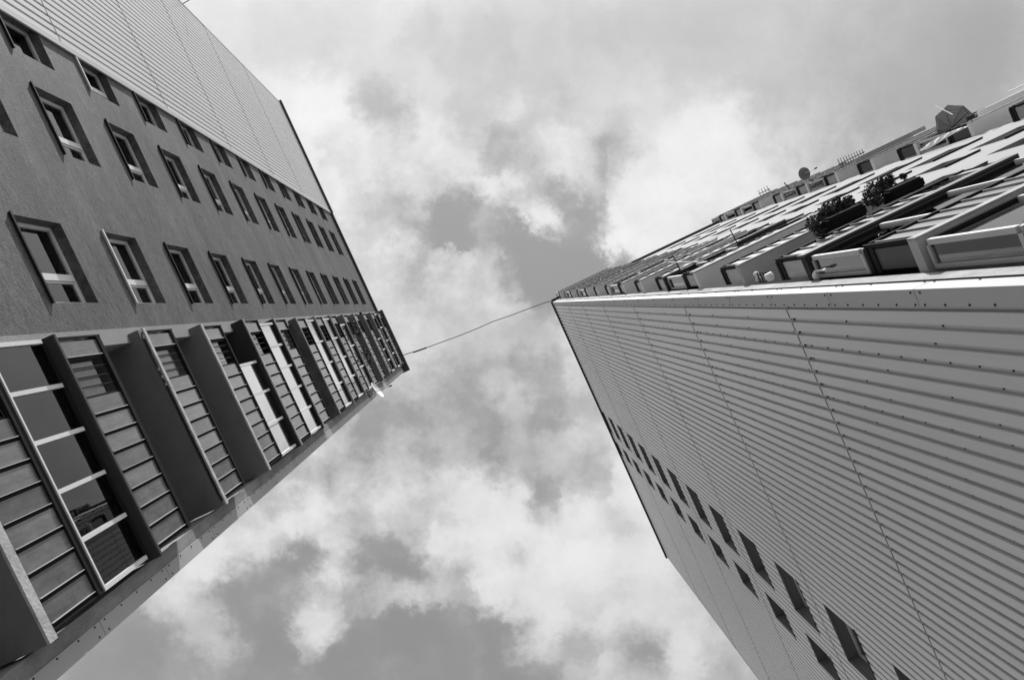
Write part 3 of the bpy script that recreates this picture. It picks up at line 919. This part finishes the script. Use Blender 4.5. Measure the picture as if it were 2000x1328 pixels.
core.build('wall', M['concrete'], right)
fe = MB(RF)
fe.box(16.11, 16.18, -0.5, 0.012, GROUND, ROOF - 0.21)
fe.build('edge_flashing', M['flashing'], right)
# the corner: flashing on both faces
z = 9.70
while z > GROUND:
    z -= 1.97
while z < ROOF - 0.22:
    a, b = max(z, GROUND), min(z + 1.958, ROOF - 0.22)
    f = MB(RF)
    f.box(-0.004, 0.178, -0.01, 0.010, a, b)
    f.box(-0.004, 0.014, -0.19, -0.0105, a, b)
    q = f
    q.cur = 1
    for i, dz in enumerate((0.06, 0.42, 0.80, 1.15, 1.52, 1.86)):
        q.box(0.150, 0.168, 0.010, 0.020, a + dz - 0.009, a + dz + 0.009)
        if i in (0, 5):
            q.box(0.02, 0.038, 0.010, 0.020, a + dz - 0.009, a + dz + 0.009)
            q.box(-0.013, -0.004, -0.165, -0.150, a + dz - 0.009, a + dz + 0.009)
        if i == 3:
            q.box(-0.013, -0.004, -0.165, -0.150, a + dz - 0.009, a + dz + 0.009)
    f.build('corner_flashing', [M['flashing'], M['screw']], right)
    z += 1.97
# balcony side wall
RW = {'a': (4.25, 5.60), 'n': (6.56, 7.38), 'b': (8.02, 9.37)}
rsh = []
for c, (a, b) in RW.items():
    for k in KS:
        rsh.append((a, b, SILL0 + FLOOR * k, SILL0 + FLOOR * k + 1.43))
pw = MB(RS)
wall_with_holes(pw, 3.73, 10.30, GROUND, ROOF - 0.2, rsh, 0.17)
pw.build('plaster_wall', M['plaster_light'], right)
cw = MB(RS)
wall_with_holes(cw, 0.18, 3.728, GROUND, ROOF - 0.2, [(0.36, 3.47, GROUND + 0.3, ROOF - 0.35)], 1.3)
wall_with_holes(cw, 10.302, 14.2, GROUND, ROOF - 0.2, [(10.62, 13.7, GROUND + 0.3, ROOF - 0.35)], 1.3)
cw.box(14.2, 16.5, -1.35, 0.0, GROUND, ROOF - 0.2)
cw.build('loggia_wall', M['concrete_pale'], right)
for c, (a, b) in RW.items():
    w = window(RS, right, a, b, SILL0, SILL0 + 1.43, 0.17, style=2 if c == 'n' else 0, mull=0.6)
    for k in range(1, 12):
        copy_tree(w, right, FLOOR * k)
rr = MB(RS)
rr.box(0.0, 16.6, -16.3, 0.14, ROOF - 0.2, ROOF)
rr.build('roof', M['roof_felt'], right)
rc = MB(RF)
rc.box(-0.05, 16.3, -0.35, 0.09, ROOF - 0.199, ROOF + 0.012)
rc.build('coping', M['roof_felt'], right)
# loggias by the clad corner and the second stack beyond the windows
GR1 = {-1: (0.47, 3.5, 1.0, 0), 0: (0.47, 3.5, 1.0, 0), 3: (0.47, 2.0, 0.8, 0), 6: (0.47, 3.5, 1.0, 0), 9: (0.47, 3.5, 1.0, 0), 11: (0.47, 3.5, 1.0, 0),
       13: (0.47, 3.5, 1.0, 0)}
for k in range(-3, 14):
    zb = 8.08 + FLOOR * k
    loggia(RS, right, 0.39, 3.62, zb, 0.37 + (0.05 if k == 13 else 0), glaze=GR1.get(k), side=1, mirror=False,
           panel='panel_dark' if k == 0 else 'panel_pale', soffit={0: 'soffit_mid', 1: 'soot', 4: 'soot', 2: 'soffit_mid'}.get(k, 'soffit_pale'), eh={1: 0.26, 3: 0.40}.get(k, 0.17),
           frame='gray_frame', edge='panel_dark' if k == 1 else 'concrete_pale')
for k in range(-2, 14):
    zb = 8.08 + FLOOR * k
    gz = (10.52, 13.6, 1.0, 0) if k in (2, 3, 5, 8, 9, 11, 12, 13) else None
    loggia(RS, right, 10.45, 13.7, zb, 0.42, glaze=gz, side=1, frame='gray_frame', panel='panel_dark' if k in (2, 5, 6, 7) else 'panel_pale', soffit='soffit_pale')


# ================================================================== things on and between the towers
def wpt(*p):
    return Vector(p)


# cable slung between the two roof corners
c = MB()
ends = [(0.80, 5.24), (0.98, 3.6), (1.12, 1.75), (1.17, 0.6), (1.17, -0.25), (1.27, -1.2), (1.31, -1.8), (1.40, -3.0), (1.44, -3.5), (1.53, -3.98)]
c.tube([(x, y, 46.95 - 0.5 * (1 - ((y - 0.6) / 4.7) ** 2)) for x, y in ends], 0.022, 6)
o = c.build('cable', M['cable'])
tag(o, 'thin dark cable slung across the sky between the two tower roofs', 'cable')
c = MB()
c.tube([(0.90, 4.55, 46.95 - 0.16), (0.97, 3.75, 46.95 - 0.30)], 0.045, 6)
c.build('splice_sleeve', M['cable'], o)
for q in ((0.80, 5.26, 46.94), (1.53, -4.0, 46.96)):
    c = MB()
    c.box(q[0] - 0.05, q[0] + 0.05, q[1] - 0.06, q[1] + 0.06, q[2] - 0.09, q[2] + 0.05)
    c.tube([(q[0], q[1], q[2] + 0.03), (q[0] + 0.02, q[1], q[2] + 0.22)], 0.018, 6)
    c.build('anchor', M['dark_metal'], o)


def lathe(mb, centre, axis, prof, n=24):
    axis = Vector(axis).normalized()
    u = axis.orthogonal().normalized()
    w = axis.cross(u)
    ctr = Vector(centre)
    rings = []
    for r, h in prof:
        rings.append([mb.pt(*(ctr + axis * h + (u * math.cos(2 * math.pi * j / n) + w * math.sin(2 * math.pi * j / n)) * r)) for j in range(n)])
    for a, b in zip(rings, rings[1:]):
        for j in range(n):
            mb.face([a[j], a[(j + 1) % n], b[(j + 1) % n], b[j]])


def dish(name, loc, normal, rad, mat, mount, label, armdir):
    root = empty(name, loc)
    tag(root, label, 'satellite dish')
    nrm = Vector(normal).normalized()
    m = MB()
    prof = [(0.001, 0.0)] + [(rad * q, 0.22 * rad * q * q) for q in (0.25, 0.5, 0.75, 0.95, 1.0)]
    back = [(rad * 1.0, 0.22 * rad - 0.012), (rad * 0.75, 0.22 * rad * 0.5625 - 0.015), (rad * 0.4, 0.22 * rad * 0.16 - 0.016), (0.001, -0.018)]
    lathe(m, loc, nrm, prof + back, 28)
    m.build('reflector', mat, root, smooth=False)
    a = MB()
    tip = Vector(loc) + Vector(armdir)
    a.tube([Vector(loc) - nrm * 0.03 + Vector((0, 0, -rad * 0.6)), tip], 0.016, 6)
    a.build('feed_arm', M['gray_frame'], root)
    l = MB()
    ad = Vector(armdir).normalized()
    l.tube([tip - ad * 0.05, tip + ad * 0.07], [0.045, 0.035], 8)
    l.build('feed_horn', M['dish_dark'], root)
    b = MB()
    b.tube([Vector(loc) - nrm * 0.02, Vector(loc) - nrm * 0.10, Vector(mount)], 0.022, 8)
    b.box(mount[0] - 0.05, mount[0] + 0.05, mount[1] - 0.05, mount[1] + 0.05, mount[2] - 0.08, mount[2] + 0.08)
    b.build('mount', M['dish_dark'], root)
    return root


dish('satellite_dish', (1.42, 5.20, 32.9), (-0.26, -0.95, -0.075), 0.37, M['dish'], (1.50, 5.47, 32.55),
     'white satellite dish seen edge-on at the balcony corner of the left tower', (0.05, -0.62, -0.12))
dish('satellite_dish', (0.62, -14.3, 33.3), (0.05, -0.8, 0.6), 0.26, M['dish_dark'], (0.98, -14.36, 33.0),  # reflector coloured dark to carry the shade of its backlit side
     'dark round satellite dish standing out against the sky on the right tower', (-0.02, -0.42, -0.28))


def yagi(loc, along, length, n, label, mast):
    root = empty('antenna', mast)
    tag(root, label, 'antenna')
    al = Vector(along).normalized()
    cr = Vector((1, 0, 0)) - al * al.x
    cr.normalize()
    m = MB()
    p0 = Vector(loc)
    m.tube([p0, p0 + al * length], 0.017, 5)
    m.build('boom', M['dark_metal'], root)
    e = MB()
    for i in range(n):
        q = p0 + al * length * (i + 0.5) / n
        h = 0.19 - 0.006 * i
        e.tube([q - cr * h, q + cr * h], 0.012, 5)
    e.build('elements', M['dark_metal'], root)
    s = MB()
    s.tube([Vector(mast), p0 + al * length * 0.12], 0.014, 6)
    s.build('mast', M['dark_metal'], root)
    return root


yagi((0.78, -14.35, 30.3), (-0.02, -1.0, 0.02), 1.1, 10, 'long comb-like television antenna above the upper balconies of the right tower', (1.0, -14.40, 30.2))
yagi((0.68, -14.5, 37.8), (0.02, 0.9, 0.25), 0.55, 4, 'small stubby television antenna nearest the roof of the right tower', (0.98, -14.45, 37.4))
m = MB()
m.tube([(1.02, -14.38, 35.4), (0.70, -14.32, 35.5)], 0.022, 8)
m.tube([(0.705, -14.32, 35.5), (0.66, -14.315, 35.51)], 0.032, 8)
tag(m.build('bare_pole', M['dark_metal']), 'short bare dark pole between the small antenna and the round dish', 'pole')

# bracket on the far edge of the left tower
m = MB()
m.tube([(-14.80, 5.42, 31.6), (-14.92, 4.98, 31.75)], 0.016, 6)
m.tube([(-14.92, 4.98, 31.75), (-14.94, 4.90, 31.78)], 0.05, 8)
tag(m.build('wall_bracket', M['dark_metal']), 'tiny rod with a knob sticking out past the far edge of the left tower cladding', 'bracket')
m = MB()
m.tube([(-1.98, 5.30, 39.2), (-2.14, 5.05, 40.4)], 0.012, 6)
m.box(-2.02, -1.94, 5.25, 5.33, 39.0, 39.2)
tag(m.build('rod_aerial', M['dark_metal']), 'thin rod aerial leaning off an upper balcony of the left tower', 'antenna')

# parasol, cloth and poles on the far balcony stack of the right tower
par = empty('parasol', (0.98, -15.0, 23.4))
tag(par, 'striped parasol wedged open against a balcony of the right tower', 'parasol')
apex = Vector((1.04, -15.0, 24.15))
axis = Vector((0.30, 0.10, 1.0)).normalized()
u = (Vector((-1, 0.1, 0)) - axis * Vector((-1, 0.1, 0)).dot(axis)).normalized()
w = axis.cross(u)
me = bpy.data.meshes.new('canopy')
vv, ff, ring = [], [], []
NR, NS = 10, 8
for i in range(NR + 1):
    q = i / NR
    rad = 0.62 * q
    drop = 0.20 * q * q
    for j in range(NS * 2):
        an = math.pi * j / NS + 0.2
        rr = rad * (1.0 if j % 2 == 0 else math.cos(math.pi / NS) * 0.985)
        vv.append(apex + (u * math.cos(an) + w * math.sin(an)) * rr - axis * drop)
        ring.append(q)
for j in range(NS * 2):                                    # valance
    an = math.pi * j / NS + 0.2
    rr = 0.62 * (1.0 if j % 2 == 0 else math.cos(math.pi / NS) * 0.985)
    vv.append(apex + (u * math.cos(an) + w * math.sin(an)) * rr - axis * 0.33)
    ring.append(1.35)
n2 = NS * 2
for i in range(NR + 1):
    for j in range(n2):
        ff.append([i * n2 + j, i * n2 + (j + 1) % n2, (i + 1) * n2 + (j + 1) % n2, (i + 1) * n2 + j])
me.from_pydata([tuple(v) for v in vv], [], ff)
at = me.attributes.new('ring', 'FLOAT', 'POINT')
at.data.foreach_set('value', ring)
me.materials.append(M['striped'])
cn = bpy.data.objects.new('canopy', me)
COL.objects.link(cn)
attach(cn, par)
rb = MB()
for j in range(NS):
    an = 2 * math.pi * j / NS + 0.2
    dv = u * math.cos(an) + w * math.sin(an)
    rb.tube([apex - axis * 0.02, apex + dv * 0.3 - axis * 0.07, apex + dv * 0.59 - axis * 0.205], 0.006, 4)
rb.build('ribs', M['dark_metal'], par)
pb = MB()
pb.tube([apex, apex - axis * 0.9], 0.014, 6)
pb.build('shaft', M['dark_metal'], par)

m = MB()
m.tube([(0.20, -14.6, 23.85), (0.655, -14.62, 23.25)], [0.012, 0.017], 6)
tag(m.build('pole', M['parasol_pole']), 'thin white pole slanting into the sky beside the striped parasol', 'pole')
m = MB()
m.tube([(0.64, -14.3, 20.3), (0.64, -15.6, 20.25)], 0.02, 6)
m.tube([(0.64, -15.55, 20.25), (0.97, -15.55, 20.2)], 0.018, 6)
tag(m.build('pole', M['parasol_pole']), 'white pole reaching out at the right edge, nearest the corner of the picture', 'pole')
m = MB()
m.box(0.84, 0.955, -14.42, -14.27, 22.05, 22.20)
m.tube([(0.95, -14.34, 22.12), (1.02, -14.34, 22.12)], 0.012, 6)
tag(m.build('lamp_box', M['dark_metal']), 'small black box fixed under the striped parasol', 'lamp')

# white cloth draped over the balcony side
top = [(1.26, 24.46), (1.17, 24.05), (1.10, 23.55), (1.06, 23.05), (1.045, 22.55), (1.05, 22.15), (1.07, 21.90)]
bot = [(1.28, 24.44), (1.30, 24.05), (1.26, 23.60), (1.19, 23.15), (1.13, 22.6), (1.10, 22.15), (1.085, 21.88)]
vv, ff = [], []
NA = 36
NB = 8
rng = random.Random(11)
for i in range(NA + 1):
    s = i / NA * (len(top) - 1)
    k = min(len(top) - 2, int(s))
    fr = s - k
    tx, tz = [top[k][q] + (top[k + 1][q] - top[k][q]) * fr for q in (0, 1)]
    bx, bz = [bot[k][q] + (bot[k + 1][q] - bot[k][q]) * fr for q in (0, 1)]
    for j in range(NB + 1):
        q = j / NB
        wv = 0.025 * math.sin(i * 0.9 + q * 4.0) * math.sin(q * 3.0 + 0.4) + 0.012 * math.sin(i * 2.1 + j)
        vv.append((tx + (bx - tx) * q, -14.04 + wv + 0.03 * q, tz + (bz - tz) * q))
for i in range(NA):
    for j in range(NB):
        a = i * (NB + 1) + j
        ff.append([a, a + 1, a + NB + 2, a + NB + 1])
me = bpy.data.meshes.new('cloth')
me.from_pydata(vv, [], ff)
me.materials.append(M['cloth'])
cl = bpy.data.objects.new('cloth', me)
COL.objects.link(cl)
so = cl.modifiers.new('thickness', 'SOLIDIFY')
so.thickness = 0.006
tag(cl, 'crumpled white cloth hanging over the balcony side below the striped parasol', 'cloth')


# two window boxes on the second balcony from below
def leaf_cloud(mb, centres, n, size, rng):
    for _ in range(n):
        c0, rad = rng.choice(centres)
        v = Vector((rng.gauss(0, 1), rng.gauss(0, 1), rng.gauss(0, 1)))
        v = v.normalized() * (rng.random() ** 0.45) * rad
        p = Vector(c0) + v
        nrm = (v.normalized() + Vector((rng.gauss(0, .6), rng.gauss(0, .6), rng.gauss(0, .6) + 0.4))).normalized()
        a = nrm.orthogonal().normalized()
        a = Matrix.Rotation(rng.random() * 6.28, 3, nrm) @ a
        b = nrm.cross(a)
        l = size * (0.6 + 0.8 * rng.random())
        ww = l * 0.38
        base = p - a * l * 0.5
        i0 = mb.pt(*base)
        i1 = mb.pt(*(p + b * ww + nrm * ww * 0.25))
        i2 = mb.pt(*(p + a * l * 0.55))
        i3 = mb.pt(*(p - b * ww + nrm * ww * 0.25))
        mb.face([i0, i1, i2, i3])


def window_box(x0, x1, y0, y1, z0, z1, label, plabel, seed, bush):
    root = empty('planter', ((x0 + x1) / 2, (y0 + y1) / 2, z0))
    tag(root, label, 'planter', None)
    bm = bmesh.new()
    bmesh.ops.create_cube(bm, size=1.0)
    for v in bm.verts:
        tp = 1.0 if v.co.z > 0 else 0.86
        v.co = Vector(((x0 + x1) / 2 + v.co.x * (x1 - x0) * tp, (y0 + y1) / 2 + v.co.y * (y1 - y0) * (0.96 if v.co.z < 0 else 1.0),
                       (z0 + z1) / 2 + v.co.z * (z1 - z0)))
    bmesh.ops.bevel(bm, geom=list(bm.edges), offset=0.03, segments=3, affect='EDGES')
    me = bpy.data.meshes.new('trough')
    bm.to_mesh(me)
    bm.free()
    me.materials.append(M['planter'])
    t = bpy.data.objects.new('trough', me)
    COL.objects.link(t)
    attach(t, root)
    r = MB()
    r.box(x0 - 0.012, x1 + 0.012, y0 - 0.012, y1 + 0.012, z1 + 0.002, z1 + 0.022)
    r.build('rim', M['planter'], root)
    rng = random.Random(seed)
    p = empty('plant', ((x0 + x1) / 2, (y0 + y1) / 2, z1))
    tag(p, plabel, 'plant', None)
    st = MB()
    cents = []
    for (cx, cy, cz, rad) in bush:
        for q in range(3):
            e = Vector((cx, cy, cz)) + Vector((rng.gauss(0, .3), rng.gauss(0, .3), rng.gauss(0, .3))) * rad
            bx = min(max(cx, x0 + 0.03), x1 - 0.03)
            by = min(max(cy + rng.gauss(0, .03), y0 + 0.03), y1 - 0.03)
            st.tube([(bx, by, z1 + 0.01), ((bx + e.x) / 2, (by + e.y) / 2 + .02, (z1 + e.z) / 2 + 0.04), e], 0.006, 4)
            cents.append((e, rad * 0.95))
    st.build('stems', M['stem'], p)
    lv = MB()
    leaf_cloud(lv, cents, 2600, 0.040, rng)
    lv.build('leaves', M['leaf'], p, normals=False)


window_box(0.93, 1.13, -5.62, -5.02, 11.55, 11.80, 'black trough planter on a right tower balcony, the one nearer the clad corner',
           'bushy dark plant filling the black planter nearer the clad corner', 3,
           [(0.95, -5.00, 11.93, 0.13), (0.92, -5.14, 11.98, 0.14), (0.89, -5.28, 11.97, 0.13), (0.87, -5.44, 11.94, 0.12), (1.03, -4.92, 11.82, 0.12), (0.87, -5.57, 11.92, 0.09)])
window_box(0.92, 1.10, -6.50, -5.95, 11.47, 11.70, 'black trough planter hanging from the balcony rail, the one farther from the clad corner',
           'sparse leafy plant in the black planter farther from the clad corner', 4,
           [(0.90, -5.92, 11.88, 0.13), (0.86, -6.02, 11.95, 0.13), (0.83, -6.14, 11.95, 0.10), (0.83, -6.26, 11.92, 0.07), (0.95, -5.84, 11.78, 0.12), (1.0, -5.80, 11.62, 0.09), (0.84, -6.42, 11.84, 0.035)])

# knick-knacks in the opening of that balcony
rk = MB()
for i in range(4):
    z = 12.86 + 0.13 * i
    rk.tube([(1.40, -4.34, z), (1.56, -4.34, z - 0.01)], 0.012, 6)
rk.tube([(1.56, -4.34, 12.80), (1.56, -4.34, 13.32)], 0.014, 6)
rk.tube([(1.50, -4.34, 12.80), (1.50, -4.34, 13.32)], 0.008, 6)
tag(rk.build('rack', M['dark_metal']), 'small dark comb-like rack beside the white jar, by the clad corner', 'rack')
for i, (dx, rad, lab) in enumerate([((1.50, -4.36, 13.36), 0.055, 'white double-bulb jar beside the small dark rack'),
                                    ((1.50, -4.36, 12.82), 0.06, 'round pale pot standing at the lower end of the small dark rack')]):
    j = MB()
    if i == 0:
        lathe(j, (1.56, -4.36, 13.36), (-1, 0, 0), [(0.001, 0.0), (0.045, 0.005), (0.058, 0.04), (0.03, 0.085), (0.028, 0.09), (0.05, 0.13), (0.04, 0.165), (0.001, 0.18)], 14)
    else:
        lathe(j, (1.56, -4.36, 12.80), (-1, 0.1, 0), [(0.001, 0.0), (0.05, 0.005), (0.075, 0.06), (0.06, 0.13), (0.03, 0.135), (0.03, 0.12)], 14)
    tag(j.build('jar', M['ceramic'], smooth=True), lab, 'jar')

lp = MB()
lp.tube([(1.46, -4.30, 11.10), (1.44, -4.27, 10.55)], 0.012, 6)
lp.tube([(1.44, -4.27, 10.55), (1.43, -4.26, 10.42)], 0.02, 6)
tag(lp.build('stick', M['parasol_pole']), 'thin white stick across a slab end near the clad corner', 'stick')
lp = MB()
lathe(lp, (1.58, -4.30, 10.88), (-1, 0.15, 0), [(0.001, 0.0), (0.04, 0.0), (0.055, 0.03), (0.05, 0.09), (0.03, 0.12), (0.001, 0.125)], 12)
tag(lp.build('wall_lamp', M['ceramic'], smooth=True), 'small pale wall lamp by the clad corner, just below a slab end', 'lamp')

# clothes airer on the fourth balcony
ar = empty('clothes_airer', (1.1, -4.8, 17.9))
tag(ar, 'metal clothes airer reaching out from a balcony in the middle of the right tower', 'clothes airer')
f = MB()
for y in (-4.35, -5.75):
    f.tube([(1.20, y, 17.95), (0.78, y, 18.05)], 0.014, 6)
f.build('frame', M['dark_metal'], ar)
f = MB()
for i in range(5):
    x = 0.80 + 0.085 * i
    f.tube([(x, -4.35, 18.05 - 0.02 * i), (x, -5.75, 18.05 - 0.02 * i)], 0.007, 5)
f.build('wires', M['edge_light'], ar)
rng = random.Random(4)
for i in range(5):
    x = 0.80 + 0.085 * i
    y = -4.45 - 0.07 * i
    s = MB()
    h = 0.32
    s.quad((x, y, 18.06), (x, y - 0.16, 18.06), (x + 0.02, y - 0.15, 18.06 - h), (x - 0.01, y - 0.02, 18.06 - h))
    o = s.build('garment', M['leaf'] if i % 2 else M['sooty'])
    sm = o.modifiers.new('thickness', 'SOLIDIFY')
    sm.thickness = 0.012
    tag(o, 'dark garment pegged on the clothes airer of the right tower', 'garment', 'garments drying on the airer')
m = MB()
m.tube([(0.90, -4.30, 18.5), (1.02, -4.28, 15.95)], 0.014, 6)
tag(m.build('rod', M['edge_light']), 'long pale rod crossing in front of the clothes airer', 'rod')

# awnings over the far balconies
m = MB(RS)
m.box(10.5, 13.3, 0.47, 0.62, 29.02, 29.10)
m.quad((10.5, 0.62, 29.02), (13.3, 0.62, 29.02), (13.3, 0.50, 29.42), (10.5, 0.50, 29.42))
o = m.build('awning', M['gray_frame'])
tag(o, 'grey folded awning jutting out between the long antenna and the parasol', 'awning')
m = MB(RS)
m.box(10.5, 13.4, 0.46, 0.60, 21.75, 21.83)
o = m.build('awning', M['cloth'])
tag(o, 'white sheet awning along a balcony right of the striped parasol', 'awning')

# plants on the left tower
for i, (x, z, r, lab) in enumerate([(-1.2, 34.6, 0.20, 'leafy balcony plant on the left tower, hanging nearest the plaster wall'),
                                    (0.0, 34.5, 0.22, 'leafy balcony plant on the left tower, hanging mid balcony')]):
    p = empty('balcony_plant', (x, 5.15, z - 0.2))
    tag(p, lab, 'plant')
    lv = MB()
    rng = random.Random(20 + i)
    leaf_cloud(lv, [((x, 5.1, z), r), ((x + 0.25, 5.12, z - 0.1), r * 0.7), ((x - 0.25, 5.1, z - 0.05), r * 0.6)], 260, 0.06, rng)
    lv.build('leaves', M['leaf'], p, normals=False)
